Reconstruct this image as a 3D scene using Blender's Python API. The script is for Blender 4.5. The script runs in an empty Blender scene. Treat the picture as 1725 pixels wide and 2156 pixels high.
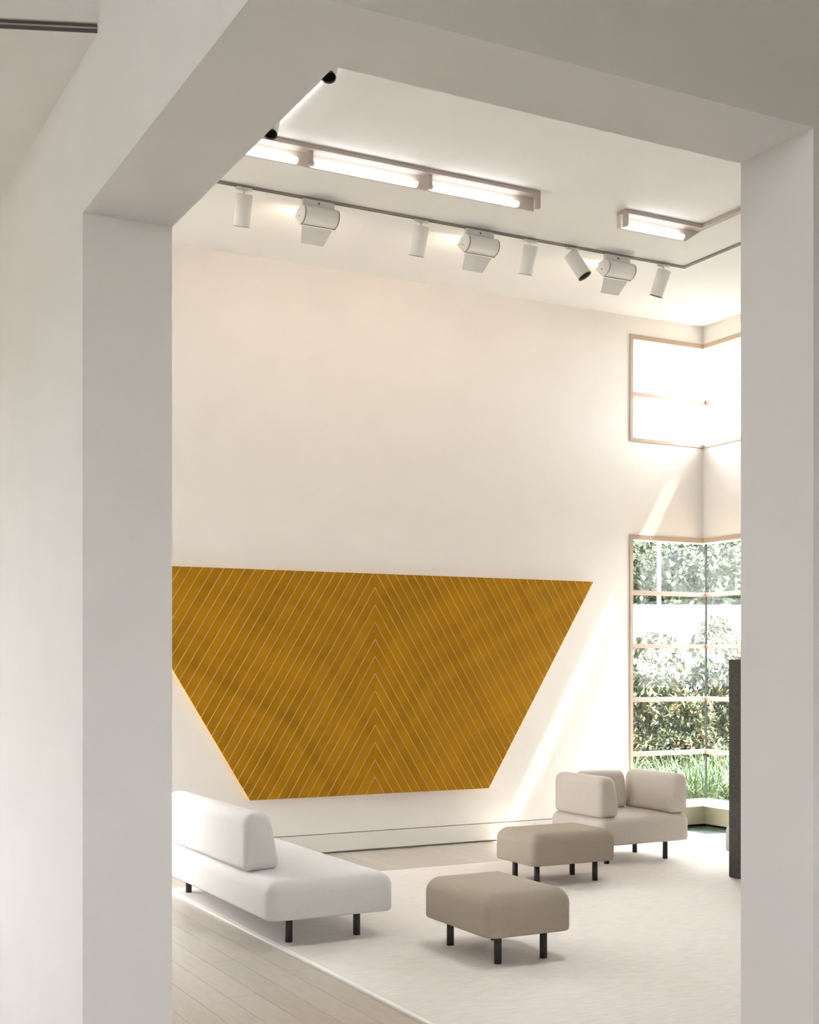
import bpy, bmesh, math, random
from mathutils import Vector, Matrix

# ------------------------------------------------------------------ camera, sky, sun, exposure
sc = bpy.context.scene
COL = sc.collection
R = math.radians
YAW = math.atan2(1432.0, 2712.0)            # building axes are turned this far from the view axis

cam = bpy.data.cameras.new('camera')
cam.sensor_fit = 'HORIZONTAL'
cam.sensor_width = 36.0
cam.lens = 36.0 * 2712.0 / 1725.0
cam.shift_y = 322.0 / 1725.0
cam.clip_start = 0.05
cam.clip_end = 300
camo = bpy.data.objects.new('camera', cam)
COL.objects.link(camo)
camo.location = (0, 0, 1.6)
camo.rotation_euler = (R(90), 0, -YAW)
sc.camera = camo

world = bpy.data.worlds.new('hazy_sky')
sc.world = world
world.use_nodes = True
bg = world.node_tree.nodes['Background']
bg.inputs['Color'].default_value = (0.975, 0.97, 1.0, 1)
bg.inputs['Strength'].default_value = 11.0

sun = bpy.data.lights.new('sun', 'SUN')
sun.energy = 20.0
sun.angle = R(0.9)
sun.color = (1.0, 0.95, 0.88)
suno = bpy.data.objects.new('sun', sun)
COL.objects.link(suno)
suno.rotation_euler = Vector((-1.0, 0.06, -1.72)).to_track_quat('-Z', 'Y').to_euler()
suno.location = (30, 0, 40)

sc.view_settings.view_transform = 'Standard'
sc.view_settings.look = 'None'
sc.view_settings.gamma = 1.0
sc.view_settings.use_curve_mapping = False
sc.view_settings.exposure = 0.94
sc.cycles.max_bounces = 6
sc.cycles.diffuse_bounces = 4
sc.cycles.glossy_bounces = 3
sc.cycles.use_adaptive_sampling = True
sc.cycles.adaptive_threshold = 0.25
sc.cycles.adaptive_min_samples = 26
sc.cycles.transparent_max_bounces = 12
sc.cycles.sample_clamp_indirect = 5.0
sc.cycles.caustics_reflective = False
sc.cycles.caustics_refractive = False


def portal(loc, direction, w, h):
    L = bpy.data.lights.new('daylight_portal', 'AREA')
    L.shape = 'RECTANGLE'
    L.size, L.size_y = w, h
    L.cycles.is_portal = True
    o = bpy.data.objects.new('daylight_portal', L)
    COL.objects.link(o)
    o.location = loc
    o.rotation_euler = Vector(direction).to_track_quat('-Z', 'Z').to_euler()
    return o


# ------------------------------------------------------------------ materials
def mat(name, col, rough=0.6, spec=0.3, noise=0.0, nscale=40.0, bump=0.0, bscale=200.0, rnd=0.0,
        metal=0.0, coat=0.0, stretch=None, emit=None, estr=0.0):
    m = bpy.data.materials.new(name)
    m.use_nodes = True
    nt = m.node_tree
    b = nt.nodes['Principled BSDF']
    b.inputs['Base Color'].default_value = (*col, 1)
    b.inputs['Roughness'].default_value = rough
    b.inputs['Specular IOR Level'].default_value = spec
    b.inputs['Metallic'].default_value = metal
    b.inputs['Coat Weight'].default_value = coat
    if emit:
        b.inputs['Emission Color'].default_value = (*emit, 1)
        b.inputs['Emission Strength'].default_value = estr
    tc = None
    if noise or bump or rnd:
        tc = nt.nodes.new('ShaderNodeTexCoord')
        mp = nt.nodes.new('ShaderNodeMapping')
        nt.links.new(tc.outputs['Object'], mp.inputs['Vector'])
        if stretch:
            mp.inputs['Scale'].default_value = stretch
    if noise or rnd:
        hsv = nt.nodes.new('ShaderNodeHueSaturation')
        hsv.inputs['Color'].default_value = (*col, 1)
        val = nt.nodes.new('ShaderNodeMath')
        val.operation = 'ADD'
        val.inputs[0].default_value = 1.0
        val.inputs[1].default_value = 0.0
        if noise:
            n = nt.nodes.new('ShaderNodeTexNoise')
            n.inputs['Scale'].default_value = nscale
            n.inputs['Detail'].default_value = 4
            nt.links.new(mp.outputs['Vector'], n.inputs['Vector'])
            mr = nt.nodes.new('ShaderNodeMapRange')
            mr.inputs['From Min'].default_value = 0.3
            mr.inputs['From Max'].default_value = 0.7
            mr.inputs['To Min'].default_value = 1 - noise
            mr.inputs['To Max'].default_value = 1 + noise
            nt.links.new(n.outputs['Fac'], mr.inputs['Value'])
            nt.links.new(mr.outputs['Result'], val.inputs[0])
        if rnd:
            oi = nt.nodes.new('ShaderNodeObjectInfo')
            mr2 = nt.nodes.new('ShaderNodeMapRange')
            mr2.inputs['To Min'].default_value = -rnd
            mr2.inputs['To Max'].default_value = rnd
            nt.links.new(oi.outputs['Random'], mr2.inputs['Value'])
            nt.links.new(mr2.outputs['Result'], val.inputs[1])
        nt.links.new(val.outputs['Value'], hsv.inputs['Value'])
        nt.links.new(hsv.outputs['Color'], b.inputs['Base Color'])
    if bump:
        n2 = nt.nodes.new('ShaderNodeTexNoise')
        n2.inputs['Scale'].default_value = bscale
        n2.inputs['Detail'].default_value = 3
        nt.links.new(mp.outputs['Vector'], n2.inputs['Vector'])
        bp = nt.nodes.new('ShaderNodeBump')
        bp.inputs['Strength'].default_value = bump
        bp.inputs['Distance'].default_value = 0.004
        nt.links.new(n2.outputs['Fac'], bp.inputs['Height'])
        nt.links.new(bp.outputs['Normal'], b.inputs['Normal'])
    return m


def leaf_mat(name, cols, scale):
    m = bpy.data.materials.new(name)
    m.use_nodes = True
    nt = m.node_tree
    b = nt.nodes['Principled BSDF']
    b.inputs['Roughness'].default_value = 0.45
    b.inputs['Specular IOR Level'].default_value = 0.35
    tc = nt.nodes.new('ShaderNodeTexCoord')
    n = nt.nodes.new('ShaderNodeTexNoise')
    n.inputs['Scale'].default_value = scale
    n.inputs['Detail'].default_value = 3
    nt.links.new(tc.outputs['Object'], n.inputs['Vector'])
    r = nt.nodes.new('ShaderNodeValToRGB')
    el = r.color_ramp.elements
    el[0].position, el[0].color = 0.33, (*cols[0], 1)
    el[1].position, el[1].color = 0.68, (*cols[-1], 1)
    for i, c in enumerate(cols[1:-1]):
        e = el.new(0.33 + 0.35 * (i + 1) / (len(cols) - 1))
        e.color = (*c, 1)
    nt.links.new(n.outputs['Fac'], r.inputs['Fac'])
    nt.links.new(r.outputs['Color'], b.inputs['Base Color'])
    return m


def glass_mat():
    m = bpy.data.materials.new('window_glass')
    m.use_nodes = True
    nt = m.node_tree
    out = nt.nodes['Material Output']
    nt.nodes.remove(nt.nodes['Principled BSDF'])
    tr = nt.nodes.new('ShaderNodeBsdfTransparent')
    tr.inputs['Color'].default_value = (0.95, 0.97, 0.96, 1)
    gl = nt.nodes.new('ShaderNodeBsdfGlossy')
    gl.inputs['Roughness'].default_value = 0.02
    lw = nt.nodes.new('ShaderNodeLayerWeight')
    lw.inputs['Blend'].default_value = 0.5
    pw = nt.nodes.new('ShaderNodeMath')
    pw.operation = 'POWER'
    pw.inputs[1].default_value = 5.0
    nt.links.new(lw.outputs['Facing'], pw.inputs[0])
    fr = nt.nodes.new('ShaderNodeMath')
    fr.operation = 'MULTIPLY_ADD'
    fr.inputs[1].default_value = 0.6
    fr.inputs[2].default_value = 0.010
    nt.links.new(pw.outputs['Value'], fr.inputs[0])
    mx = nt.nodes.new('ShaderNodeMixShader')
    nt.links.new(fr.outputs['Value'], mx.inputs['Fac'])
    nt.links.new(tr.outputs['BSDF'], mx.inputs[1])
    nt.links.new(gl.outputs['BSDF'], mx.inputs[2])
    nt.links.new(mx.outputs['Shader'], out.inputs['Surface'])
    return m


M = {
    'wall': mat('warm_white_paint', (0.86, 0.832, 0.81), 0.75, 0.2, 0.012, 3),
    'ceil': mat('ceiling_paint', (0.865, 0.86, 0.865), 0.8, 0.15, 0.01, 3),
    'ante': mat('anteroom_paint', (0.84, 0.81, 0.795), 0.8, 0.15, 0.012, 3),
    'base': mat('baseboard_paint', (0.83, 0.805, 0.775), 0.6, 0.25),
    'gap': mat('shadow_joint', (0.40, 0.37, 0.33), 0.9, 0.05),
    'wood': mat('pale_oak_floor', (0.50, 0.45, 0.39), 0.28, 0.5, 0.07, 5, 0.03, 60, 0.05, stretch=(9, 1, 1)),
    'woodx': mat('pale_oak_strip', (0.56, 0.49, 0.40), 0.30, 0.5, 0.06, 5, 0.03, 60, 0.04, stretch=(9, 1, 1)),
    'antefloor': mat('pale_anteroom_floor', (0.70, 0.66, 0.61), 0.4, 0.3, 0.05, 5),
    'slab': mat('screed', (0.30, 0.26, 0.2), 0.8, 0.1),
    'rug': mat('beige_wool', (0.74, 0.69, 0.65), 0.95, 0.05, 0.06, 9, stretch=(1, 5, 1)),
    'hem': mat('rug_hem', (0.86, 0.82, 0.78), 0.9, 0.05, 0.03, 60),
    'sofa': mat('off_white_bouclé'.replace('é', 'e'), (0.685, 0.66, 0.65), 0.95, 0.08, 0.03, 120),
    'chair': mat('light_greige_fabric', (0.63, 0.575, 0.52), 0.95, 0.08, 0.04, 140),
    'otto': mat('taupe_fabric', (0.40, 0.345, 0.28), 0.95, 0.08, 0.06, 160),
    'leg': mat('dark_leg_lacquer', (0.03, 0.027, 0.027), 0.45, 0.4),
    'board': mat('ochre_stained_board', (0.38, 0.182, 0.006), 0.6, 0.06, 0.16, 7, 0.05, 90, 0.07),
    'panelback': mat('pale_backing', (0.80, 0.52, 0.26), 0.7, 0.2),
    'trim': mat('bronze_window_trim', (0.47, 0.375, 0.30), 0.5, 0.3),
    'transom': mat('rose_bronze_transom', (0.33, 0.215, 0.175), 0.4, 0.4),
    'joint': mat('black_silicone', (0.02, 0.025, 0.02), 0.6, 0.2),
    'sill': mat('white_sill', (0.80, 0.76, 0.72), 0.35, 0.4),
    'apron': mat('beige_stone_apron', (0.52, 0.42, 0.31), 0.6, 0.2, 0.06, 10),
    'stone': mat('dark_granite', (0.066, 0.062, 0.055), 0.7, 0.25, 0.35, 55, 0.2, 120),
    'rim': mat('dark_basin_stone', (0.10, 0.09, 0.08), 0.5, 0.3, 0.1, 30),
    'water': mat('teal_water', (0.33, 0.47, 0.44), 0.06, 0.6),
    'track': mat('grey_track', (0.33, 0.30, 0.27), 0.5, 0.3),
    'lamp': mat('white_lamp_enamel', (0.89, 0.875, 0.855), 0.45, 0.35),
    'plate': mat('pale_grey_lamp_plate', (0.88, 0.865, 0.845), 0.6, 0.2),
    'seam': mat('lamp_seam', (0.12, 0.11, 0.11), 0.6, 0.2),
    'baffle': mat('black_baffle', (0.025, 0.022, 0.018), 0.5, 0.3),
    'gold': mat('gold_reflector', (0.70, 0.52, 0.16), 0.3, 0.5, metal=0.8),
    'frame': mat('trough_board', (0.52, 0.46, 0.42), 0.6, 0.2),
    'reflector': mat('trough_reflector', (0.66, 0.60, 0.54), 0.6, 0.2),
    'tube': mat('fluorescent_tube', (0.9, 0.9, 0.9), 0.4, 0.2, emit=(1.0, 0.97, 0.97), estr=3.2),
    'bulb': mat('spot_bulb', (0.9, 0.85, 0.7), 0.4, 0.2, emit=(1.0, 0.85, 0.6), estr=3.0),
    'darkslot': mat('slot_dark', (0.10, 0.10, 0.09), 0.6, 0.2),
    'alu': mat('slot_aluminium', (0.42, 0.41, 0.39), 0.4, 0.4),
    'outlet': mat('white_plastic', (0.86, 0.85, 0.83), 0.4, 0.4),
    'soil': mat('garden_soil', (0.10, 0.085, 0.06), 0.95, 0.05, 0.3, 2),
    'lawn': mat('garden_ground', (0.12, 0.11, 0.07), 0.95, 0.05, 0.3, 3),
    'whitewall': mat('white_garden_render', (0.82, 0.81, 0.79), 0.8, 0.1, 0.02, 2),
    'pole': mat('pale_blue_pole', (0.10, 0.13, 0.135), 0.5, 0.3),
    'bark': mat('bark', (0.07, 0.055, 0.045), 0.9, 0.05, 0.3, 20),
    'shrub': leaf_mat('shrub_leaves', [(0.024, 0.038, 0.028), (0.06, 0.08, 0.046), (0.14, 0.145, 0.07), (0.20, 0.15, 0.085)], 5.0),
    'tree': leaf_mat('tree_leaves', [(0.034, 0.050, 0.036), (0.07, 0.09, 0.055), (0.13, 0.14, 0.085)], 1.4),
    'grass': leaf_mat('grass_blades', [(0.018, 0.045, 0.012), (0.045, 0.095, 0.025), (0.12, 0.15, 0.06)], 7.0),
    'glass': glass_mat(),
}


# ------------------------------------------------------------------ builders
def link(name, me, m=None, parent=None, loc=None):
    o = bpy.data.objects.new(name, me)
    COL.objects.link(o)
    if m is not None and me is not None:
        me.materials.clear()
        me.materials.append(M[m] if isinstance(m, str) else m)
    if parent is not None:
        o.parent = parent
    if loc is not None:
        o.location = loc
    return o


def empty(name, loc=(0, 0, 0), rz=0.0):
    o = bpy.data.objects.new(name, None)
    o.empty_display_size = 0.1
    COL.objects.link(o)
    o.location = loc
    o.rotation_euler = (0, 0, rz)
    return o


def tag(o, label, cat=None, group=None, kind=None):
    o['label'] = label
    if cat:
        o['category'] = cat
    if group:
        o['group'] = group
    if kind:
        o['kind'] = kind
    return o


def mesh(name, verts, faces, smooth=False):
    me = bpy.data.meshes.new(name)
    me.from_pydata([tuple(v) for v in verts], [], faces)
    bm = bmesh.new()
    bm.from_mesh(me)
    bmesh.ops.recalc_face_normals(bm, faces=bm.faces)
    bm.to_mesh(me)
    bm.free()
    if smooth:
        me.polygons.foreach_set('use_smooth', [True] * len(me.polygons))
    me.update()
    return me


class MB:
    """collects boxes, prisms and tubes of ONE thing or part"""
    def __init__(self):
        self.v, self.f = [], []

    def raw(self, v, f):
        k = len(self.v)
        self.v += [tuple(p) for p in v]
        self.f += [tuple(i + k for i in q) for q in f]
        return self

    def box(self, x0, x1, y0, y1, z0, z1):
        v = [(x, y, z) for z in (z0, z1) for y in (y0, y1) for x in (x0, x1)]
        return self.raw(v, [(0, 2, 3, 1), (4, 5, 7, 6), (0, 1, 5, 4), (1, 3, 7, 5), (3, 2, 6, 7), (2, 0, 4, 6)])

    def prism(self, poly, a0, a1, axis='z'):
        n = len(poly)
        def p(q, a):
            if axis == 'z': return (q[0], q[1], a)
            if axis == 'y': return (q[0], a, q[1])
            return (a, q[0], q[1])
        v = [p(q, a0) for q in poly] + [p(q, a1) for q in poly]
        f = [tuple(range(n - 1, -1, -1)), tuple(range(n, 2 * n))]
        f += [(i, (i + 1) % n, n + (i + 1) % n, n + i) for i in range(n)]
        return self.raw(v, f)

    def tube(self, p0, p1, r0, r1=None, n=16, caps=True):
        r1 = r0 if r1 is None else r1
        p0, p1 = Vector(p0), Vector(p1)
        q = (p1 - p0).to_track_quat('Z', 'Y')
        v = []
        for p, r in ((p0, r0), (p1, r1)):
            v += [p + q @ Vector((r * math.cos(2 * math.pi * i / n), r * math.sin(2 * math.pi * i / n), 0)) for i in range(n)]
        f = [(i, (i + 1) % n, n + (i + 1) % n, n + i) for i in range(n)]
        if caps:
            f += [tuple(range(n - 1, -1, -1)), tuple(range(n, 2 * n))]
        return self.raw(v, f)

    def build(self, name, m, parent=None, smooth=False, bevel=0.0, loc=None):
        me = mesh(name, self.v, self.f, smooth)
        if bevel:
            bm = bmesh.new()
            bm.from_mesh(me)
            bmesh.ops.bevel(bm, geom=list(bm.edges), offset=bevel, segments=2, affect='EDGES', clamp_overlap=True)
            bm.to_mesh(me)
            bm.free()
        return link(name, me, m, parent, loc)


def lathe(prof, n=24, axis_to=None):
    """closed-ish solid of revolution from (r, z) pairs"""
    v, f = [], []
    for r, z in prof:
        v += [(r * math.cos(2 * math.pi * i / n), r * math.sin(2 * math.pi * i / n), z) for i in range(n)]
    for k in range(len(prof) - 1):
        f += [(k * n + i, k * n + (i + 1) % n, (k + 1) * n + (i + 1) % n, (k + 1) * n + i) for i in range(n)]
    return v, f


def rounded_rect(hx, hy, r, n=8):
    pts = []
    for cx, cy, a in ((hx - r, hy - r, 0), (-hx + r, hy - r, 90), (-hx + r, -hy + r, 180), (hx - r, -hy + r, 270)):
        for i in range(n + 1):
            t = R(a + 90 * i / n)
            pts.append((cx + r * math.cos(t), cy + r * math.sin(t)))
    return pts


def rings_mesh(name, rings):
    n = len(rings[0])
    v = [p for r in rings for p in r]
    f = [tuple(range(n - 1, -1, -1)), tuple(range((len(rings) - 1) * n, len(rings) * n))]
    for k in range(len(rings) - 1):
        f += [(k * n + i, k * n + (i + 1) % n, (k + 1) * n + (i + 1) % n, (k + 1) * n + i) for i in range(n)]
    return mesh(name, v, f, True)


def pad_mesh(name, lx, ly, z0, z1, rv=0.07, rt=0.075, rb=0.018, crown=0.006):
    """upholstered block: softly rounded top and uprights, crisper underside; origin at its centre in plan"""
    prof = []
    for i in range(4):
        a = R(90 * i / 3)
        prof.append((rb * (1 - math.sin(a)), z0 + rb * (1 - math.cos(a))))
    for i in range(9):
        a = R(90 * i / 8)
        prof.append((rt * (1 - math.cos(a)), z1 - rt + rt * math.sin(a)))
    prof.append((rt + 0.02, z1 + crown * 0.5))
    prof.append((rt + 0.08, z1 + crown))
    prof = [(rb + 0.012, z0)] + prof
    rings = []
    for ins, z in prof:
        hx, hy = lx / 2 - ins, ly / 2 - ins
        rings.append([(x, y, z) for x, y in rounded_rect(hx, hy, max(rv - ins * 0.75, 0.012), 8)])
    return rings_mesh(name, rings)


def wedge_mesh(name, length, hgt, tb, tt, lean=0.0, re=0.06):
    """back cushion: wedge section (x = thickness, z = height) run along y, ends rounded; origin at the middle of its underside"""
    base = [(-tb / 2, 0.0), (tb / 2, 0.0), (-tb / 2 + lean + tt, hgt), (-tb / 2 + lean, hgt)]
    rad = [0.035, 0.05, min(0.075, tt * 0.48), min(0.07, tt * 0.44)]
    pts = []
    for i in range(4):
        p = Vector(base[i]); a = (Vector(base[i - 1]) - p).normalized(); b = (Vector(base[(i + 1) % 4]) - p).normalized()
        ang = a.angle(b); d = rad[i] / math.tan(ang / 2)
        c = p + (a + b).normalized() * (rad[i] / math.sin(ang / 2))
        s0 = p + a * d - c; s1 = p + b * d - c
        t0 = math.atan2(s0.y, s0.x); t1 = math.atan2(s1.y, s1.x)
        while t1 < t0: t1 += 2 * math.pi
        if t1 - t0 > math.pi: t1 -= 2 * math.pi
        for k in range(7):
            t = t0 + (t1 - t0) * k / 6
            pts.append(c + Vector((math.cos(t), math.sin(t))) * rad[i])
    n = len(pts)
    nor = []
    for i in range(n):
        t = (pts[(i + 1) % n] - pts[i - 1]).normalized()
        nor.append(Vector((t.y, -t.x)))
    rings = []
    prof = [(-length / 2 - 0.004, re + 0.012)]
    for i in range(7):
        a = R(90 * i / 6)
        prof.append((-length / 2 + re * (1 - math.sin(a)), re * (1 - math.cos(a)) if i else re))
    prof = [(-length / 2 - 0.003, re * 0.98)]
    for i in range(1, 8):
        a = R(90 * i / 7)
        prof.append((-length / 2 + re * (1 - math.cos(a)), re * (1 - math.sin(a)) * 0.86))
    full = prof + [(-y, ins) for y, ins in reversed(prof)]
    for y, ins in full:
        kx, kz = 1 - ins / (tb * 0.5), 1 - ins / (hgt * 0.5)
        mx_, mz_ = -0.01, hgt * 0.47
        rings.append([(mx_ + (p.x - mx_) * kx, y, mz_ + (p.y - mz_) * kz) for p in pts])
    return rings_mesh(name, rings)


# ------------------------------------------------------------------ room dimensions (metres)
XL0, XL1 = 1.050, 1.360      # wall between the anteroom and the gallery
YF0, YF1 = 2.690, 2.986      # front wall of the gallery
XR, YB, TW = 8.57, 9.97, 0.33
ZC, ZS = 4.96, 3.121         # gallery ceiling, soffit of the opening
WLEG, WLEG2, GD = 0.91, 0.8, 0.27        # window leg along the wall, glass depth behind the wall face
LOW = (0.20, 2.855)
UPP = (3.755, 4.785)
ZT = 5.25

# walls
w = MB()
w.box(XL0, XL1, 4.343, YB - WLEG2, 0, ZT)
w.box(XL0, XL1, YF0, 4.343, ZS, ZT)
for z0, z1 in ((0, LOW[0]), (LOW[1], UPP[0]), (UPP[1], ZT)):
    w.box(XL0, XL1, YB - WLEG2, YB, z0, z1)
tag(w.build('wall_left', 'ante'), 'off-white wall and header beside the tall opening, left of the gallery', 'wall', kind='structure')

w = MB()
w.box(XL1, 2.7135, YF0, YF1, ZS, ZT)
w.box(2.7135, 11.5, YF0, YF1, 0, ZT)
tag(w.build('wall_front', 'ante'), 'off-white pier and header framing the opening on the right', 'wall', kind='structure')

w = MB()
xa, xb = XL1 + WLEG2, XR - WLEG
w.box(xa, xb, YB, YB + TW, 0.172, ZT)
w.box(xa, xb, YB + 0.03, YB + TW, 0, 0.172)
for z0, z1 in ((LOW[1], UPP[0]), (UPP[1], ZT)):
    w.box(XL0, xa, YB, YB + TW, z0, z1)
    w.box(xb, XR + TW, YB, YB + TW, z0, z1)
w.box(XL0, xa, YB, YB + TW, 0, LOW[0])
wall_back = tag(w.build('wall_back', 'wall'), 'tall cream back wall carrying the ochre trapezoid panel', 'wall', kind='structure')

w = MB()
w.box(XR, XR + TW, YF1, YB - WLEG, 0, ZT)
for z0, z1 in ((LOW[1], UPP[0]), (UPP[1], ZT)):
    w.box(XR, XR + TW, YB - WLEG, YB, z0, z1)
tag(w.build('wall_right', 'wall'), 'cream wall returning to the right of the window corner', 'wall', kind='structure')

b = MB().box(xa, xb, YB + 0.002, YB + 0.028, 0.016, 0.166)
tag(b.build('baseboard_back', 'base'), 'flush cream baseboard below a thin shadow joint on the back wall', 'baseboard', kind='structure')
g = MB().box(xa, xb, YB + 0.0285, YB + 0.0295, 0.0, 0.172)
tag(g.build('trim_1', 'gap'), 'thin dark shadow joint around the flush baseboard', 'trim', kind='structure')

# ceilings
SK = (3.7, 5.3, 4.9, 6.4)      # skylight well added for top light where the header hides the ceiling
def ring(m_, x0, x1, y0, y1, z0, z1):
    m_.box(x0, SK[0], y0, y1, z0, z1)
    m_.box(SK[1], x1, y0, y1, z0, z1)
    m_.box(SK[0], SK[1], y0, SK[2], z0, z1)
    m_.box(SK[0], SK[1], SK[3], y1, z0, z1)
    return m_
c = ring(MB(), XL1, XR, YF1, YB, ZC, ZC + 0.2)
ring(c, SK[0] - 0.15, SK[1] + 0.15, SK[2] - 0.15, SK[3] + 0.15, ZC + 0.2, ZC + 3.1)  # shaft of the added skylight, deep enough to stop direct sun
tag(c.build('ceiling', 'ceil'), 'flat white gallery ceiling with light troughs and track', 'ceiling', kind='structure')
BY = lambda x: 4.150 + 0.403 * (XL0 - x)      # skewed bulkhead line in the anteroom
c = MB().prism([(XL0, BY(XL0) + 0.12), (XL0, 8.2), (-4.8, 8.2), (-4.8, BY(-4.8) + 0.12)], 3.640, 3.8)
tag(c.build('ceiling', 'ante'), 'lower anteroom ceiling at the upper left', 'ceiling', kind='structure')
c = MB().prism([(XL0, BY(XL0)), (XL0, BY(XL0) + 0.12), (-4.8, BY(-4.8) + 0.12), (-4.8, BY(-4.8))], 3.640, ZT)
tag(c.build('wall_bulkhead', 'ante'), 'grey-lit bulkhead above the slot diffuser at the upper left', 'wall', kind='structure')
c = MB().box(-4.8, 11.5, -3.8, YF0, ZT - 0.15, ZT + 0.05)
c.prism([(XL0, YF0), (XL0, BY(XL0)), (-4.8, BY(-4.8)), (-4.8, YF0)], ZT - 0.15, ZT + 0.05)
tag(c.build('ceiling', 'ante'), 'high anteroom ceiling above the viewer', 'ceiling', kind='structure')

# roof over the thick walls, so that daylight enters by the windows only
rf = MB()
rf.box(XL0, SK[0] - 0.15, YF0, YB + TW, ZT, ZT + 0.15)
rf.box(SK[1] + 0.15, XR + TW, YF0, YB + TW, ZT, ZT + 0.15)
rf.box(SK[0] - 0.15, SK[1] + 0.15, YF0, SK[2] - 0.15, ZT, ZT + 0.15)
rf.box(SK[0] - 0.15, SK[1] + 0.15, SK[3] + 0.15, YB + TW, ZT, ZT + 0.15)
tag(rf.build('roof', 'ceil'), 'flat roof slab over the gallery', 'roof', kind='structure')

sk = tag(empty('added_roof_light', ((SK[0] + SK[1]) / 2, (SK[2] + SK[3]) / 2, ZC + 3.1)), 'unseen glazed roof light added to brighten the gallery from above', 'window', kind='structure')  # made-up roof light, brightens the floor and seat tops
hx, hy = (SK[1] - SK[0]) / 2 + 0.1, (SK[3] - SK[2]) / 2 + 0.1
for k in range(2):
    MB().box(-hx + hx * k + 0.02, -hx + hx * (k + 1) - 0.02, -hy, hy, 0.0, 0.012).build('pane', 'glass', sk)
MB().box(-0.02, 0.02, -hy, hy, -0.03, 0.03).build('bar', 'trim', sk)
portal(((SK[0] + SK[1]) / 2, (SK[2] + SK[3]) / 2, ZC + 3.05), (0, 0, -1), SK[1] - SK[0], SK[3] - SK[2])

# anteroom shell with three windows added for light, behind and beside the camera
w = MB()
AW = (-2.6, -0.8, 0.6, 2.9)  # unseen opening, placed to light the left wall and spare the jambs
CW = (0.8, 2.2, 3.15, 4.4)  # added high opening, brightens the upper left wall
BW = (-1.0, 0.85, 0.9, 2.9)  # added opening behind the viewer, lifts header and pier faces
w.box(-5.1, -4.8, -3.8, CW[0], 0, ZT)
w.box(-5.1, -4.8, CW[1], 8.5, 0, ZT)
w.box(-5.1, -4.8, CW[0], CW[1], 0, CW[2])
w.box(-5.1, -4.8, CW[0], CW[1], CW[3], ZT)
w.box(-4.8, AW[0], 8.2, 8.5, 0, ZT)
w.box(AW[1], XL0, 8.2, 8.5, 0, ZT)
w.box(AW[0], AW[1], 8.2, 8.5, 0, AW[2])
w.box(AW[0], AW[1], 8.2, 8.5, AW[3], ZT)
w.box(-5.1, BW[0], -4.1, -3.8, 0, ZT)
w.box(BW[1], 11.8, -4.1, -3.8, 0, ZT)
w.box(BW[0], BW[1], -4.1, -3.8, 0, BW[2])
w.box(BW[0], BW[1], -4.1, -3.8, BW[3], ZT)
w.box(11.5, 11.8, -3.8, YF1, 0, ZT)
tag(w.build('wall_anteroom', 'ante'), 'off-white anteroom walls around the viewer', 'wall', kind='structure')

# slot diffuser at the foot of the bulkhead
sd = empty('slot_diffuser', (XL0, BY(XL0), 3.640), math.atan2(0.403, -1.0))
tag(sd, 'dark two-slot linear air diffuser along the bulkhead at upper left', 'air diffuser')
for k, (z0, z1, m_, dd) in enumerate(((0.0, 0.011, 'darkslot', 0.004), (0.011, 0.0155, 'alu', 0.008), (0.0155, 0.027, 'darkslot', 0.004), (0.027, 0.031, 'alu', 0.008))):
    MB().box(0.0, 5.9, 0.0, dd, z0, z1).build('slot' if m_ == 'darkslot' else 'rail', m_, sd)

# ------------------------------------------------------------------ floor
BX0, BX1, BY0, BY1 = 7.45, XR + 0.20, 9.41, YB + 0.20      # corner basin
fl = MB()
fl.box(-5.1, 11.8, -4.1, BY0, -0.2, -0.02)
fl.box(-5.1, BX0, BY0, YB + TW, -0.2, -0.02)
fl.box(BX1, XR + TW, BY0, YB + TW, -0.2, -0.02)
fl.box(BX0, BX1, BY1, YB + TW, -0.2, -0.02)
floor = tag(fl.build('floor', 'slab'), 'pale oak plank floor around the beige rug', 'floor', kind='structure')
af = MB().box(-4.8, XL1, -3.8, 8.2, -0.02, 0.0)
af.box(XL1, 11.5, -3.8, YF1, -0.02, 0.0)
af.build('anteroom_boards', 'antefloor', floor)
RX0, RX1, RY0, RY1 = 2.735, 7.5, 4.2, 8.87
PW, GAP = 0.152, 0.0018
cache = {}
random.seed(4)


def plank(x0, x1, y0, y1, m_):
    key = (round(x1 - x0, 4), round(y1 - y0, 4), m_)
    if key not in cache:
        lx, ly = x1 - x0 - GAP, y1 - y0 - GAP
        cache[key] = mesh('plank', *(lambda q: (q.v, q.f))(MB().box(0, lx, 0, ly, -0.0199, 0.0)))
    me = cache[key]
    link('plank', me, m_, floor, (x0, y0, 0))


nx = int(math.ceil((XR - XL1) / PW))
for i in range(nx):
    x0 = XL1 + i * PW
    x1 = min(x0 + PW, XR)
    lim = BY0 if x1 > BX0 else YB + 0.028
    if x1 > BX0 and x0 < BX0:
        lim = BY0
    if x0 < RX0 + 0.05 or x1 > RX1 - 0.05:      # strips beside the rug run the whole depth
        y = YF1
        first = True
        off = ((i * 7) % 5) * 0.37
        while y < lim - 1e-6:
            L = (0.7 + off) if first else 2.2
            y1 = min(y + L, lim)
            if lim - y1 < 0.3:
                y1 = lim
            plank(x0, x1, y, y1, 'wood')
            y, first = y1, False
    else:                                       # the strip between rug and back wall
        plank(x0, x1, RY1 - 0.35 - 0.15 * (i % 3), lim, 'wood')
# one board field under the rug, never seen
MB().box(RX0 + 0.2, RX1 - 0.2, YF1, RY1 - 0.8, -0.0199, -0.001).build('subfloor', 'slab', floor)

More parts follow.
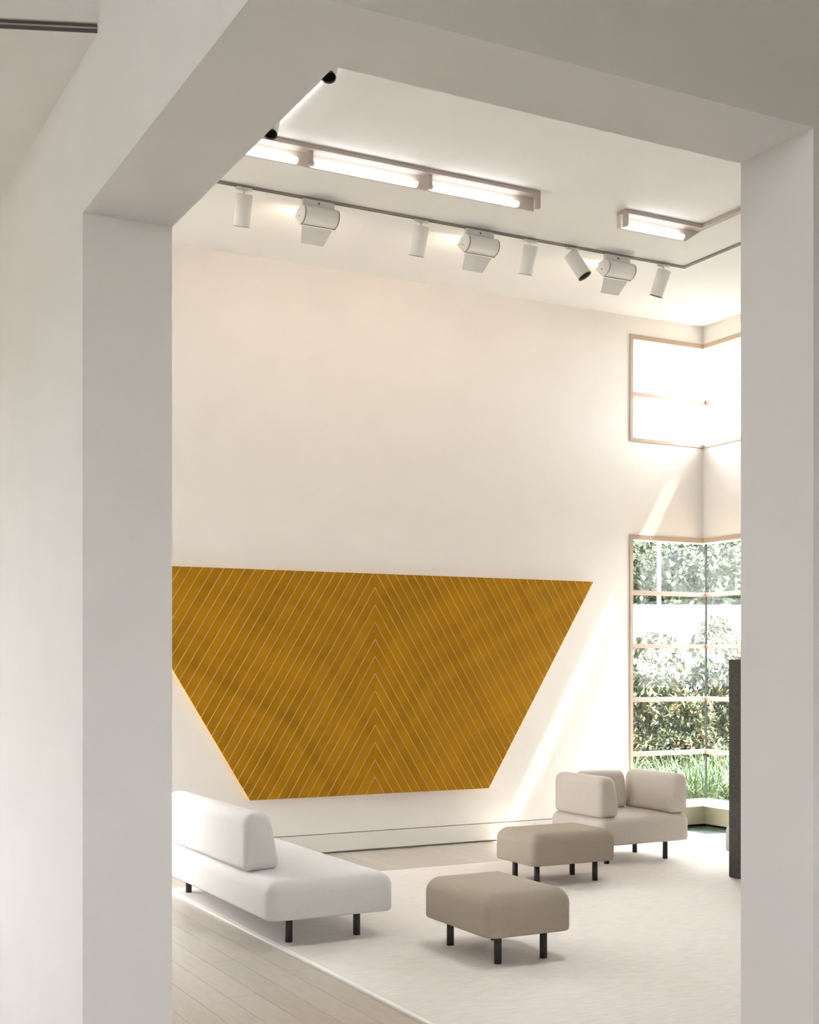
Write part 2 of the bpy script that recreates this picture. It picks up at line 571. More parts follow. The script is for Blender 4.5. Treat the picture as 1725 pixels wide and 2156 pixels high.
# rug
rug = empty('rug', ((RX0 + RX1) / 2, (RY0 + RY1) / 2, 0))
tag(rug, 'large pale beige wool rug under the seating', 'rug')
hx, hy = (RX1 - RX0) / 2, (RY1 - RY0) / 2
MB().box(-hx + 0.03, hx - 0.03, -hy + 0.03, hy - 0.03, 0.0005, 0.0135).build('pile', 'rug', rug)
h = MB()
for a in (((-hx, hx, -hy, -hy + 0.03)), ((-hx, hx, hy - 0.03, hy)), ((-hx, -hx + 0.03, -hy + 0.03, hy - 0.03)), ((hx - 0.03, hx, -hy + 0.03, hy - 0.03))):
    h.box(*a, 0.0005, 0.012)
h.build('hem', 'hem', rug)

# basin with still water in the window corner
bs = empty('corner_water_basin', ((BX0 + BX1) / 2, (BY0 + BY1) / 2, -0.2))
tag(bs, 'shallow sunken basin with still teal water below the corner window', 'basin')
ox, oy = (BX0 + BX1) / 2, (BY0 + BY1) / 2
q = MB()
q.box(BX0 - ox, BX0 - ox + 0.04, BY0 - oy, BY1 - oy, 0.0, 0.195)
q.box(BX0 - ox + 0.04, BX1 - ox, BY0 - oy, BY0 - oy + 0.04, 0.0, 0.198)
q.box(BX0 - ox + 0.04, BX1 - ox, BY1 - oy - 0.06, BY1 - oy, 0.0, 0.197)
q.box(BX1 - ox - 0.06, BX1 - ox, BY0 - oy + 0.04, BY1 - oy - 0.06, 0.0, 0.197)
q.build('basin_rim', 'rim', bs)
MB().box(BX0 - ox + 0.04, BX1 - ox - 0.06, BY0 - oy + 0.04, BY1 - oy - 0.06, 0.0, 0.165).build('water', 'water', bs)


# ------------------------------------------------------------------ corner windows
def corner_window(name, z0, z1, transoms, sx, label, lower):
    cx = XR if sx > 0 else XL1
    LEG = WLEG if sx > 0 else WLEG2
    X = lambda d: cx + sx * d                # d > 0 is outward along x
    root = tag(empty(name, (X(0), YB, z0)), label, 'window', kind='structure')
    inv = Vector((-X(0), -YB, -z0))

    def part(nm, m_, boxes, bevel=0.0):
        q = MB()
        for (a0, a1, y0, y1, c0, c1) in boxes:
            xs = sorted((X(a0), X(a1)))
            q.box(xs[0] + inv.x, xs[1] + inv.x, y0 + inv.y, y1 + inv.y, c0 + inv.z, c1 + inv.z)
        return q.build(nm, m_, root, bevel=bevel)
    T = 0.045
    G = GD
    # interior trim frame on the wall faces and lining the reveal edge
    fr = [(-LEG - 0.0, -LEG + 0.035, YB - 0.012, YB + 0.06, z0, z1),
          (-LEG + 0.035, 0.0, YB - 0.012, YB + 0.02, z1 - T, z1),
          (-0.012, 0.02, YB - LEG, YB - 0.012, z1 - T, z1),
          (-0.012, 0.06, YB - LEG, YB - LEG + 0.035, z0, z1 - T)]
    if not lower:
        fr += [(-LEG + 0.035, 0.0, YB - 0.012, YB + 0.02, z0, z0 + 0.035),
               (-0.012, 0.02, YB - LEG + 0.035, YB - 0.012, z0, z0 + 0.035)]
    part('frame', 'trim', fr)
    # head lining and side lining out to the glass
    part('head_lining', 'sill', [(-LEG + 0.035, 0.02, YB + 0.02, YB + TW, z1 - 0.02, z1), (0.02, TW, YB - LEG + 0.035, YB + TW, z1 - 0.02, z1)])
    # panes and transoms
    zs = [z0] + list(transoms) + [z1 - 0.02]
    for k in range(len(zs) - 1):
        a, b_ = zs[k] + 0.021 * (k > 0), zs[k + 1] - 0.021 * (k < len(zs) - 2)
        if k == 0 and lower:
            a += 0.03
        part('pane', 'glass', [(-LEG + 0.03, G - 0.006, YB + G, YB + G + 0.01, a, b_)])
        part('pane', 'glass', [(G, G + 0.01, YB - LEG + 0.03, YB + G - 0.006, a, b_)])
        part('corner_joint', 'joint' if lower else 'alu', [(G - 0.006, G + 0.01, YB + G - 0.006, YB + G + 0.01, a, b_)])
    for z in transoms:
        part('transom', 'transom', [(-LEG + 0.03, G - 0.05, YB + G - 0.05, YB + G + 0.03, z - 0.021, z + 0.021)])
        part('transom', 'transom', [(G - 0.05, G + 0.03, YB - LEG + 0.03, YB + G + 0.03, z - 0.021, z + 0.021)])
    part('jamb', 'trim', [(-LEG, -LEG + 0.03, YB + 0.06, YB + TW, z0, z1 - 0.02)])
    part('jamb', 'trim', [(0.06, TW, YB - LEG, YB - LEG + 0.03, z0, z1 - 0.02)])
    if lower:
        part('sill', 'sill', [(-LEG + 0.03, TW, YB - 0.005, YB + TW, z0 - 0.005, z0 + 0.03),
                              (-0.005, TW, YB - LEG + 0.03, YB - 0.005, z0 - 0.005, z0 + 0.03)])
        part('apron', 'apron', [(-LEG, TW, YB + 0.14, YB + TW, -0.02, z0 - 0.005), (0.14, TW, YB - LEG, YB + 0.14, -0.02, z0 - 0.005)])
    else:
        part('sill', 'alu', [(-LEG + 0.03, TW, YB + 0.02, YB + TW, z0, z0 + 0.02),
                              (0.02, TW, YB - LEG + 0.03, YB + 0.02, z0, z0 + 0.02)])
    return root


TR = [0.717, 1.255, 1.786, 2.314]
corner_window('window_1', LOW[0], LOW[1], TR, 1, 'tall floor-level corner window with rose-brown transoms looking onto the garden', True)
corner_window('window_2', UPP[0], UPP[1], [4.272], 1, 'small high corner window with blown-out white sky, near the ceiling', False)
corner_window('window_3', LOW[0], LOW[1], TR, -1, 'tall corner window in the far left corner of the gallery, behind the pier', True)
corner_window('window_4', UPP[0], UPP[1], [4.272], -1, 'high corner window in the far left corner of the gallery, behind the pier', False)
# unseen anteroom windows, added for their daylight
aw = tag(empty('added_window_5', ((AW[0] + AW[1]) / 2, 8.35, AW[2])), 'unseen anteroom window added beyond the left edge to light the left wall', 'window', kind='structure')
q = MB()
hw = (AW[1] - AW[0]) / 2
for x in (-hw, -hw / 3 - 0.02, hw / 3 - 0.02, hw - 0.04):
    q.box(x, x + 0.04, -0.04, 0.04, 0, AW[3] - AW[2])
q.box(-hw, hw, -0.04, 0.04, 0, 0.04)
q.box(-hw, hw, -0.04, 0.04, AW[3] - AW[2] - 0.04, AW[3] - AW[2])
q.build('frame', 'trim', aw)
for k in range(3):
    MB().box(-hw + 2 * hw * k / 3 + 0.03, -hw + 2 * hw * (k + 1) / 3 - 0.03, -0.005, 0.005, 0.04, AW[3] - AW[2] - 0.04).build('pane', 'glass', aw)
cw = tag(empty('added_window_7', (-4.95, (CW[0] + CW[1]) / 2, CW[2])), 'unseen high anteroom window added left of the viewer for daylight', 'window', kind='structure')
q = MB()
hw = (CW[1] - CW[0]) / 2
for y in (-hw, -0.02, hw - 0.04):
    q.box(-0.04, 0.04, y, y + 0.04, 0, CW[3] - CW[2])
q.box(-0.04, 0.04, -hw, hw, 0, 0.04)
q.box(-0.04, 0.04, -hw, hw, CW[3] - CW[2] - 0.04, CW[3] - CW[2])
q.build('frame', 'trim', cw)
for k in range(2):
    MB().box(-0.005, 0.005, -hw + hw * k + 0.03, -hw + hw * (k + 1) - 0.03, 0.04, CW[3] - CW[2] - 0.04).build('pane', 'glass', cw)
portal((-4.88, (CW[0] + CW[1]) / 2, (CW[2] + CW[3]) / 2), (1, 0, 0), CW[1] - CW[0], CW[3] - CW[2])
bw = tag(empty('added_window_6', ((BW[0] + BW[1]) / 2, -3.95, BW[2])), 'unseen anteroom window added behind the viewer for softer fill', 'window', kind='structure')
q = MB()
hw = (BW[1] - BW[0]) / 2
for x in (-hw, -0.02, hw - 0.04):
    q.box(x, x + 0.04, -0.04, 0.04, 0, BW[3] - BW[2])
q.box(-hw, hw, -0.04, 0.04, 0, 0.04)
q.box(-hw, hw, -0.04, 0.04, BW[3] - BW[2] - 0.04, BW[3] - BW[2])
q.build('frame', 'trim', bw)
for k in range(2):
    MB().box(-hw + hw * k + 0.03, -hw + hw * (k + 1) - 0.03, -0.005, 0.005, 0.04, BW[3] - BW[2] - 0.04).build('pane', 'glass', bw)
portal(((BW[0] + BW[1]) / 2, -3.88, (BW[2] + BW[3]) / 2), (0, 1, 0), BW[1] - BW[0], BW[3] - BW[2])

for z0, z1 in (LOW, UPP):
    for sx, cx in ((1, XR), (-1, XL1)):
        g_ = WLEG if sx > 0 else WLEG2
        portal((cx - sx * (g_ - GD) / 2, YB + GD + 0.05, (z0 + z1) / 2), (0, -1, 0), g_ + GD, z1 - z0)
        portal((cx + sx * (GD + 0.05), YB - (g_ - GD) / 2, (z0 + z1) / 2), (-sx, 0, 0), g_ + GD, z1 - z0)
portal(((AW[0] + AW[1]) / 2, 8.28, (AW[2] + AW[3]) / 2), (0, -1, 0), AW[1] - AW[0], AW[3] - AW[2])

# wall socket by the armchair
so = empty('wall_socket', (6.62, YB, 0.09))
tag(so, 'small white socket plate in the baseboard behind the armchair', 'socket')
MB().box(-0.045, 0.045, -0.012, 0.002, 0.0, 0.055).build('plate', 'outlet', so, bevel=0.003)
MB().box(-0.02, 0.02, -0.0135, -0.012, 0.015, 0.04).build('insert', 'plate', so)

# ------------------------------------------------------------------ trapezoid wall panel (generic single-chevron boards)
PX, PZ0, PZ1 = 4.898, 0.493, 2.383
HB, HT = 1.14, 2.289
panel = empty('wall_panel', (PX, YB, PZ0))
tag(panel, 'large ochre trapezoid panel of chevron boards with thin pale joints on the back wall', 'wall panel')
PH = PZ1 - PZ0
bk = MB().prism([(-HB, 0), (HB, 0), (HT, PH), (-HT, PH)], -0.06, -0.004, axis='y')
bk.build('backing', 'panelback', panel)
trap = [Vector((-HB, 0)), Vector((HB, 0)), Vector((HT, PH)), Vector((-HT, PH))]


def clip(poly, nrm, d):
    """keep the side where nrm . p <= d"""
    out = []
    for i in range(len(poly)):
        a, b_ = poly[i], poly[(i + 1) % len(poly)]
        da, db = nrm.dot(a) - d, nrm.dot(b_) - d
        if da <= 0:
            out.append(a)
        if da * db < 0:
            out.append(a + (b_ - a) * (da / (da - db)))
    return out


slope = PH / (HT - HB)
STEP, JG = 0.1475, 0.0135
for side in (1, -1):
    nrm = Vector((slope * side, 1.0))
    k = 0
    while k * STEP < PH + slope * HT:
        p = clip([v.copy() for v in trap], Vector((-side, 0)), 0.0)
        p = clip(p, nrm, (k + 1) * STEP - JG / 2) if p else p
        p = clip(p, -nrm, -(k * STEP + JG / 2)) if p else p
        if len(p) >= 3:
            cx_ = sum(v.x for v in p) / len(p); cz_ = sum(v.y for v in p) / len(p)
            q = MB().prism([(v.x - cx_, v.y - cz_) for v in p], -0.0625, -0.0603, axis='y')
            q.build('board', 'board', panel, loc=(cx_, 0, cz_))
        k += 1


# ------------------------------------------------------------------ seating
def legs(root, pts, h, r=0.021, m_='leg'):
    me = mesh('leg', *(lambda q: (q.v, q.f))(MB().tube((0, 0, 0.0135), (0, 0, h), r, n=20)))
    for x, y in pts:
        o = link('leg', me, m_, root, (x, y, 0))
        for p_ in me.polygons:
            p_.use_smooth = len(p_.vertices) == 4


def sofa(loc, rz, label):
    t = tag(empty('sofa', loc, rz), label, 'sofa', 'low sofas along the rug')
    link('seat', pad_mesh('seat', 0.79, 2.16, 0.165, 0.388), 'sofa', t)
    link('back_cushion', wedge_mesh('back_cushion', 1.56, 0.345, 0.235, 0.16, 0.0), 'sofa', t, (-0.265, 0.10, 0.386))
    legs(t, [(-0.21, -0.92), (0.22, -0.92), (-0.21, 0.90), (0.22, 0.90)], 0.172)
    return t


sofa((3.045, 7.77, 0), 0, 'off-white low sofa with one long back cushion, beside the left pier')
sofa((7.165, 6.58, 0), math.pi, 'off-white low sofa almost hidden behind the dark stone slab')


def ottoman(loc, rz, label):
    t = tag(empty('ottoman', loc, rz), label, 'ottoman', 'taupe ottomans on the rug')
    link('seat', pad_mesh('seat', 0.535, 0.735, 0.168, 0.402, rv=0.065, rt=0.085), 'otto', t)
    legs(t, [(-0.145, -0.255), (0.145, -0.255), (-0.145, 0.255), (0.145, 0.255)], 0.176, 0.0205)
    return t


ottoman((3.757, 6.09, 0), 0, 'taupe upholstered ottoman nearest the viewer, on four dark legs')
ottoman((5.385, 7.90, 0), math.pi / 2, 'taupe upholstered ottoman in front of the armchair')

t = tag(empty('armchair', (6.51, 8.61, 0)), 'greige armchair with three loose cushions around a block seat, by the window', 'armchair')
link('seat', pad_mesh('seat', 0.90, 0.735, 0.168, 0.39, rv=0.07, rt=0.07), 'chair', t)
arm = wedge_mesh('arm_cushion', 0.66, 0.325, 0.21, 0.15, 0.0, 0.055)
link('arm_cushion', arm, 'chair', t, (-0.34, -0.015, 0.388))
o = link('arm_cushion', arm, 'chair', t, (0.34, -0.015, 0.388)); o.rotation_euler = (0, 0, math.pi)
o = link('back_cushion', wedge_mesh('back_cushion', 0.44, 0.325, 0.19, 0.14, 0.0, 0.05), 'chair', t, (0.0, 0.25, 0.388)); o.rotation_euler = (0, 0, -math.pi / 2)
legs(t, [(-0.315, -0.25), (0.275, -0.25), (-0.315, 0.15), (0.275, 0.15)], 0.176, 0.0205)

# dark stone slab
sl = empty('stone_slab', (6.665, 6.96, 0))
tag(sl, 'tall dark granite slab standing on the rug at the right pier', 'stone slab')
MB().box(-0.05, 0.05, -0.45, 0.45, 0.0145, 1.64).build('slab', 'stone', sl, bevel=0.004)

# ------------------------------------------------------------------ ceiling lights
TX0, TX1, TY = 2.86, 7.12, 8.525
trk = empty('lighting_track', ((TX0 + TX1) / 2, TY, ZC))
tag(trk, 'slim grey lighting track running around the gallery ceiling', 'lighting track')
hw = (TX1 - TX0) / 2
for nm, b_ in (('x', (-hw - 0.014, hw + 0.014, -0.014, 0.014)), ('l', (-hw - 0.014, -hw + 0.014, -3.75, -0.014)), ('r', (hw - 0.014, hw + 0.014, -3.75, -0.014))):
    o = MB().box(*b_, -0.014, 0.0).build('rail', 'track', trk)
    if nm == 'x':
        b2 = (b_[0], b_[1], -0.0045, 0.0045)
    else:
        mid = (b_[0] + b_[1]) / 2
        b2 = (mid - 0.0045, mid + 0.0045, b_[2], b_[3])
    MB().box(*b2, -0.0155, -0.014).build('groove', 'darkslot', o)


def aim_matrix(d):
    return Vector(d).to_track_quat('-Z', 'Y').to_matrix().to_4x4()


def spot(x, y, aim, label, drop=0.045, length=0.218, r=0.058, along='x', power=0.0, shift=(0, 0)):
    """cylinder spotlight hung from the track"""
    t = tag(empty('track_spotlight', (x, y, ZC - 0.0155)), label, 'spotlight', 'cylinder spotlights on the track')
    a = (0.06, 0.014) if along == 'x' else (0.014, 0.06)
    MB().box(-a[0], a[0], -a[1], a[1], -0.018, 0.0).build('adapter', 'lamp', t, bevel=0.003)
    MB().tube((0, 0, -drop - 0.03), (0, 0, -0.018), 0.007, n=10).build('stem', 'lamp', t)
    mt = aim_matrix(aim)
    # the can pivots a little below its top
    v, f = lathe([(0.0, 0.03), (r * 0.96, 0.03), (r, 0.026), (r, 0.03 - length), (r * 0.93, 0.03 - length), (r * 0.92, 0.045 - length), (r * 0.90, 0.11 - length), (0.0, 0.12 - length)], 28)
    me = mesh('can', [mt @ Vector(p) for p in v], f)
    for p_ in me.polygons:
        p_.use_smooth = True
    me.materials.append(M['lamp'])
    can = link('can', me, None, t, (shift[0], shift[1], -drop - 0.03))
    v, f = lathe([(r * 0.915, 0.0355 - length), (r * 0.89, 0.10 - length), (0.022, 0.103 - length)], 28)
    me = mesh('baffle', [mt @ Vector(p) for p in v], f, True)
    bf = link('baffle', me, 'baffle', can)
    v, f = lathe([(r * 0.999, 0.0295 - length), (r * 0.999, 0.0275 - length), (r * 0.925, 0.0275 - length), (r * 0.925, 0.0345 - length)], 28)
    link('rim', mesh('rim', [mt @ Vector(p) for p in v], f, True), 'seam', can)
    v, f = lathe([(0.021, 0.10 - length), (0.02, 0.085 - length), (0.0, 0.08 - length)], 16)
    link('bulb', mesh('bulb', [mt @ Vector(p) for p in v], f, True), 'bulb' if power else 'gold', can)
    if power:
        L = bpy.data.lights.new('spot_beam', 'SPOT')
        L.energy = power
        L.spot_size = R(60); L.spot_blend = 0.8
        L.color = (1.0, 0.80, 0.58)
        L.shadow_soft_size = 0.03
        lo = bpy.data.objects.new('spot_beam', L)
        COL.objects.link(lo)
        lo.parent = can
        lo.matrix_local = Matrix.Translation(mt @ Vector((0, 0, 0.065 - length))) @ mt
    return t


def washer(x, label, power=0.0):
    """wall-washer head: half-round housing between end plates, with a hanging kick plate"""
    t = tag(empty('wall_washer', (x, TY, ZC - 0.0155)), label, 'wall washer', 'wall washer lamps on the track')
    W = 0.130
    MB().box(-0.125, 0.125, -0.017, 0.017, -0.045, 0.0).build('adapter', 'lamp', t, bevel=0.004)
    MB().box(-0.006, 0.006, -0.02, -0.017, -0.03, -0.018).build('screw', 'seam', t)
    # housing section in (y, z): rounded toward the room (-y), open toward the wall (+y)
    sec = [(0.075, -0.055)]
    for i in range(13):
        a = R(95 + 150 * i / 12)
        sec.append((0.0 + 0.085 * math.cos(a), -0.115 + 0.068 * math.sin(a)))
    sec += [(0.01, -0.185), (0.075, -0.07)]
    MB().prism(sec, -W, W, axis='x').build('housing', 'lamp', t)
    for s in (-1, 1):
        big = [(p[0] * 1.0, p[1]) for p in sec]
        cap = MB().prism([(0.105, -0.10)] + [p for p in big[1:-1]], s * (W + 0.0045) - 0.0035, s * (W + 0.0045) + 0.0035, axis='x')
        e = cap.build('end_plate', 'lamp', t)
        MB().tube((s * (W + 0.008), 0.02, -0.12), (s * (W + 0.0095), 0.02, -0.12), 0.006, n=10).build('pivot', 'seam', e)
        # dark seam where the curved housing meets the end plate
        sm = MB()
        arc = sec[4:15]
        for i in range(len(arc) - 1):
            (y0, z0), (y1, z1) = arc[i], arc[i + 1]
            k0, k1 = 1.02, 1.02
            sm.raw([(s * W - 0.0025, y0 * k0, z0 - 0.0015), (s * W + 0.0025, y0 * k0, z0 - 0.0015), (s * W + 0.0025, y1 * k1, z1 - 0.0015), (s * W - 0.0025, y1 * k1, z1 - 0.0015)], [(0, 1, 2, 3)])
        sm.build('seam', 'seam', e)
    MB().box(-W, W, -0.016, -0.012, -0.191, -0.187).build('seam', 'seam', t)
    kp = MB()
    kp.raw([(-W + 0.01, 0.012, -0.188), (W - 0.01, 0.012, -0.188), (W - 0.05, 0.085, -0.292), (-W + 0.03, 0.085, -0.292),
            (-W + 0.01, 0.018, -0.188), (W - 0.01, 0.018, -0.188), (W - 0.05, 0.091, -0.292), (-W + 0.03, 0.091, -0.292)],
           [(0, 1, 2, 3), (4, 7, 6, 5), (0, 4, 5, 1), (1, 5, 6, 2), (2, 6, 7, 3), (3, 7, 4, 0)])
    kp.build('kick_plate', 'plate', t)
    if power:
        L = bpy.data.lights.new('washer_lamp', 'AREA')
        L.shape = 'RECTANGLE'; L.size, L.size_y = 0.24, 0.05
        L.energy = power
        L.color = (1.0, 0.80, 0.58)
        lo = bpy.data.objects.new('washer_lamp', L)
        COL.objects.link(lo)
        lo.parent = t
        lo.location = (0, 0.095, -0.10)
        lo.rotation_euler = Vector((0, 0.75, -0.66)).to_track_quat('-Z', 'Y').to_euler()
    return t


spot(3.19, TY, (0.02, 0.36, -1), 'white cylinder spotlight hanging at the left end of the back track')
spot(4.60, TY, (-0.03, 0.36, -1), 'white cylinder spotlight between the first and second wall washers')
spot(5.575, TY, (-0.02, 0.36, -1), 'white cylinder spotlight hanging straight, right of the second wall washer')
spot(5.98, TY, (0.35, -0.35, -0.80), 'white cylinder spotlight tilted to the right with open end showing', power=6.0)
spot(6.90, TY, (-0.13, 0.36, -1), 'white cylinder spotlight at the right end of the back track')
spot(2.86, 7.13, (-0.30, -0.34, -0.86), 'cylinder spotlight with dark open end, lower of two beside the left header', along='y', length=0.20, r=0.043)
spot(2.86, 6.30, (-0.30, -0.34, -0.86), 'cylinder spotlight with dark open end, upper of two at the header corner', along='y', length=0.20, r=0.043)
washer(3.755, 'leftmost white wall-washer lamp with hanging kick plate', 2.5)
washer(5.11, 'middle white wall-washer lamp with hanging kick plate', 2.5)
washer(6.42, 'rightmost white wall-washer lamp with hanging kick plate', 1.5)


def trough(name, x0, x1, dividers, tubes, label, end_left, end_right):
    t = tag(empty(name, ((x0 + x1) / 2, 7.64, ZC)), label, 'light fixture', 'fluorescent troughs on the ceiling')
    cx = (x0 + x1) / 2
    MB().box(x0 - cx, x1 - cx, 0.0, 0.10, -0.03, -0.002).build('top_board', 'frame', t)
    cut = 0.0 if end_right else 0.13
    MB().prism([(x0 - cx, -0.03), (x1 - cx, -0.03), (x1 - cx - cut, -0.118), (x0 - cx, -0.118)], 0.085, 0.10, axis='y').build('reflector', 'reflector', t)
    if end_right:
        MB().box(x1 - cx - 0.03, x1 - cx, -0.001, 0.03, -0.124, -0.03).build('end_board', 'frame', t)
    if end_left:
        MB().box(x0 - cx, x0 - cx + 0.03, -0.001, 0.03, -0.124, -0.03).build('end_board', 'frame', t)
    for d in dividers:
        MB().box(d - cx - 0.015, d - cx + 0.015, 0.03, 0.055, -0.115, -0.03).build('divider', 'frame', t)
    for a, b_ in tubes:
        o = MB().tube((a - cx, 0.058, -0.100), (b_ - cx, 0.058, -0.100), 0.019, n=16).build('tube', 'tube', t)
        for e0, e1 in ((a - cx - 0.012, a - cx), (b_ - cx, b_ - cx + 0.012)):
            MB().tube((e0, 0.058, -0.100), (e1, 0.058, -0.100), 0.0185, n=16).build('cap', 'lamp', o)
    return t


tr1 = trough('light_trough', 2.88, 5.085, [3.33, 4.21], [(2.90, 3.24), (3.36, 4.12), (4.24, 4.93)],
             'long ceiling trough with three bright fluorescent tubes', False, True)
tr2 = trough('light_trough', 5.83, 6.60, [], [(5.87, 6.42)], 'short ceiling trough with one bright tube turning the corner', True, False)
MB().box(6.555 - 6.215, 6.60 - 6.215, -2.0, 0.0, -0.03, -0.002).build('side_board', 'frame', tr2)
t = tag(empty('tube_light', (3.01, 6.4, ZC)), 'thin bright tube light beside the two dark-ended spotlights', 'light fixture', 'fluorescent troughs on the ceiling')
MB().box(-0.006, 0.006, -1.16, 1.16, -0.008, -0.001).build('batten', 'lamp', t)
MB().tube((0, -1.15, -0.0125), (0, 1.15, -0.0125), 0.0045, n=10).build('tube', 'tube', t)

# ------------------------------------------------------------------ garden
def gp(px, d):
    """point on the garden side at depth d along the view axis and sideways offset by px at that depth"""
    l = (px - 862.5) / 2712.0 * d
    s, c_ = math.sin(YAW), math.cos(YAW)
    return (d * s + l * c_, d * c_ - l * s)


GZ = -0.15
q = MB().box(-60, 80, -60, 80, GZ - 0.3, GZ)
tag(q.build('ground_garden', 'lawn'), 'dry garden ground outside the corner window', 'ground', kind='structure')

wp = gp(1440, 24.0)
gw = empty('garden_wall', (wp[0], wp[1], GZ), -YAW + R(2))
tag(gw, 'bright white garden wall behind the shrubs', 'garden wall')
MB().box(-9, 9, 0.0, 0.25, 0.0, 2.83).build('wall_body', 'whitewall', gw)
MB().box(-9, 9, -0.02, 0.27, 2.83, 2.87).build('coping', 'whitewall', gw)


def leaf(m_, c, d, L, W, up):
    """bent leaf of four triangles"""
    d = d.normalized()
    side = d.cross(Vector((0, 0, 1)))
    if side.length < 0.05:
        side = Vector((1, 0, 0))
    side = side.normalized() * (W / 2)
    n = side.cross(d).normalized()
    p0 = c; p1 = c + d * (L * 0.5) + n * up * L; p2 = c + d * L
    m_.raw([p0, p1 - side, p1 + side, p2], [(0, 1, 2), (1, 3, 2)])


def blob(m_, rng, centre, rad, nclus, per, L, W):
    for _ in range(nclus):
        while True:
            v = Vector((rng.uniform(-1, 1), rng.uniform(-1, 1), rng.uniform(-1, 1)))
            if 0.25 < v.length < 1:
                break
        v = v.normalized() * (v.length ** 0.35)
        c = Vector(centre) + Vector((v.x * rad[0], v.y * rad[1], v.z * rad[2]))
        ax = (v + Vector((0, 0, 0.6))).normalized()
        for k in range(per):
            a = rng.uniform(0, 6.28)
            u = ax.orthogonal().normalized()
            w_ = ax.cross(u)
            d = (u * math.cos(a) + w_ * math.sin(a)) + ax * rng.uniform(0.1, 0.9)
            leaf(m_, c, d, L * rng.uniform(0.7, 1.2), W, rng.uniform(-0.05, 0.15))


def shrub(px, d, h, rad, label, seed):
    x, y = gp(px, d)
    rng = random.Random(seed)
    t = tag(empty('shrub', (x, y, GZ)), label, 'shrub', 'shrubs before the garden wall')
    f = MB()
    blob(f, rng, (0, 0, h * 0.36), (rad * 1.05, rad * 1.05, h * 0.36), 900, 7, 0.125, 0.042)
    blob(f, rng, (rad * 0.1, 0, h * 0.72), (rad * 0.62, rad * 0.62, h * 0.26), 340, 7, 0.12, 0.038)
    o = f.build('foliage', 'shrub', t)
    o['kind'] = 'stuff'
    st = MB()
    for k in range(5):
        a = k * 1.26
        st.tube((0.05 * math.cos(a), 0.05 * math.sin(a), 0), (rad * 0.5 * math.cos(a), rad * 0.5 * math.sin(a), h * 0.7), 0.02, 0.008, n=6)
    st.build('stems', 'bark', t)


shrub(1375, 17.6, 2.25, 0.62, 'bushy rosette-leaved shrub at the left of the corner window view', 1)
shrub(1500, 18.0, 2.45, 0.60, 'tallest rosette-leaved shrub, behind the dark glass joint of the corner window', 2)
shrub(1440, 17.0, 1.35, 0.55, 'low rosette-leaved shrub between the two taller shrubs', 3)
shrub(1580, 17.4, 1.95, 0.60, 'rosette-leaved shrub partly behind the stone slab', 4)
shrub(1300, 18.4, 1.80, 0.60, 'rosette-leaved shrub cut off by the left edge of the corner window', 5)


def tree(px, d, h, rad, label, seed):
    x, y = gp(px, d)
    rng = random.Random(seed)
    t = tag(empty('garden_tree', (x, y, GZ)), label, 'tree', 'trees beyond the white garden wall')
    f = MB()
    for k in range(9):
        a = rng.uniform(0, 6.28); r = rad * rng.uniform(0.0, 0.6)
        blob(f, rng, (r * math.cos(a), r * math.sin(a), h * rng.uniform(0.42, 0.8)), (rad * 0.62, rad * 0.62, h * 0.2), 190, 4, 0.20, 0.10)
    o = f.build('crown', 'tree', t)
    o['kind'] = 'stuff'
    MB().tube((0, 0, 0), (0.1, 0, h * 0.7), 0.12, 0.05, n=8).build('trunk', 'bark', t)


for k, (px, d, h, rad, lb) in enumerate((
        (1290, 29, 5.3, 1.5, 'leafy tree beyond the garden wall, seen at the left window edge'),
        (1405, 31, 5.1, 1.5, 'leafy tree beyond the garden wall, just behind the pale pole'),
        (1490, 28.5, 5.3, 1.4, 'leafy tree beyond the garden wall, behind the glass corner joint'),
        (1575, 30, 5.6, 1.6, 'leafy tree beyond the garden wall, at the right pier'),
        (1350, 33, 5.4, 1.7, 'leafy tree furthest back on the left of the garden view'),
        (1450, 34, 5.4, 1.8, 'leafy tree furthest back in the middle of the garden view'))):
    tree(px, d, h, rad, lb, 20 + k)

x, y = gp(1388, 26.0)
t = tag(empty('garden_pole', (x, y, GZ)), 'slim pale pole standing behind the garden wall', 'pole')
MB().tube((0, 0, 0.0), (0, 0, 5.2), 0.045, 0.04, n=12).build('shaft', 'pole', t, smooth=True)
MB().box(-0.1, 0.1, -0.1, 0.1, 0.0, 0.03).build('base_plate', 'pole', t)


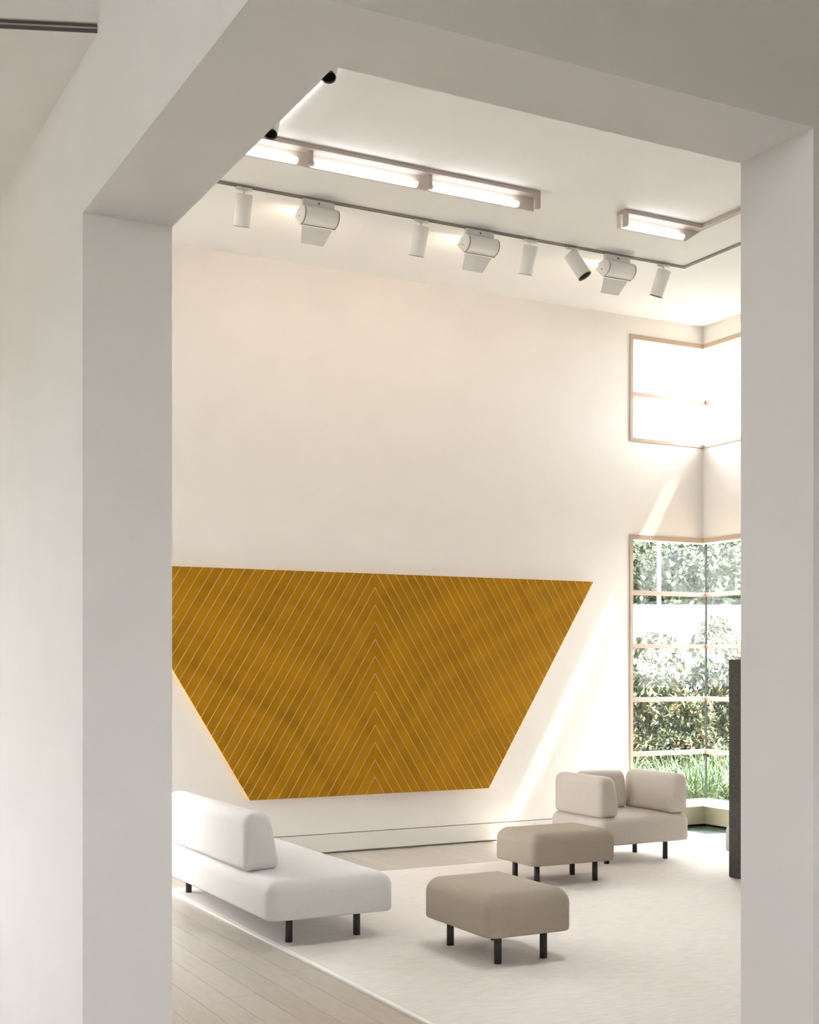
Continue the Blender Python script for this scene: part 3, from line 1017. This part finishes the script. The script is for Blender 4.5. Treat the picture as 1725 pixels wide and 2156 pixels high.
def clump(loc, seed):
    rng = random.Random(seed)
    g = MB()
    for _ in range(85):
        a = rng.uniform(0, 6.28); lean = rng.uniform(0.15, 0.95); L = rng.uniform(0.45, 0.85); w_ = rng.uniform(0.011, 0.02)
        b0 = Vector((rng.uniform(-0.08, 0.08), rng.uniform(-0.08, 0.08), 0))
        dr = Vector((math.cos(a), math.sin(a), 0)); sd_ = Vector((-dr.y, dr.x, 0)) * w_ / 2
        pts = []
        for i in range(5):
            u = i / 4
            pts.append(b0 + dr * (lean * L * (0.35 * u + 0.65 * u * u)) + Vector((0, 0, L * (u - 0.55 * lean * u * u * u))))
        v, f = [], []
        for i, p in enumerate(pts):
            k = 1.0 - 0.85 * (i / 4) ** 2
            v += [p - sd_ * k, p + sd_ * k]
        f = [(2 * i, 2 * i + 1, 2 * i + 3, 2 * i + 2) for i in range(4)]
        g.raw(v, f)
    return mesh('blades', g.v, g.f, True)


cl = [clump(None, 60 + k) for k in range(3)]
rng = random.Random(9)
ox, oy = gp(1470, 14.5)
bed = MB()
k = 0
for d in (13.75, 14.15, 14.6, 15.05):
    for px in range(1300, 1640, 48):
        x, y = gp(px + rng.uniform(-14, 14), d + rng.uniform(-0.12, 0.12))
        if x < XR + TW + 0.15 and y < YB + TW + 0.15:
            continue
        mt = Matrix.Translation((x - ox, y - oy, 0.08)) @ Matrix.Rotation(rng.uniform(0, 6.28), 4, 'Z') @ Matrix.Scale(rng.uniform(0.8, 1.1), 4)
        me = cl[k % 3]
        bed.raw([mt @ v.co for v in me.vertices], [tuple(p.vertices) for p in me.polygons])
        k += 1
tag(bed.build('strap_grass', 'grass', None, True, loc=(ox, oy, GZ)), 'bed of long green strap leaves outside the corner window', 'grass', kind='stuff')
x, y = gp(1470, 14.5)
q = MB().box(-3.5, 3.5, -0.75, 1.3, 0.0, 0.08)
bd = q.build('planting_bed', 'soil', None, loc=(x, y, GZ))
bd.rotation_euler = (0, 0, -YAW)
tag(bd, 'dark soil bed under the strap-leaved grasses outside', 'soil bed', kind='structure')
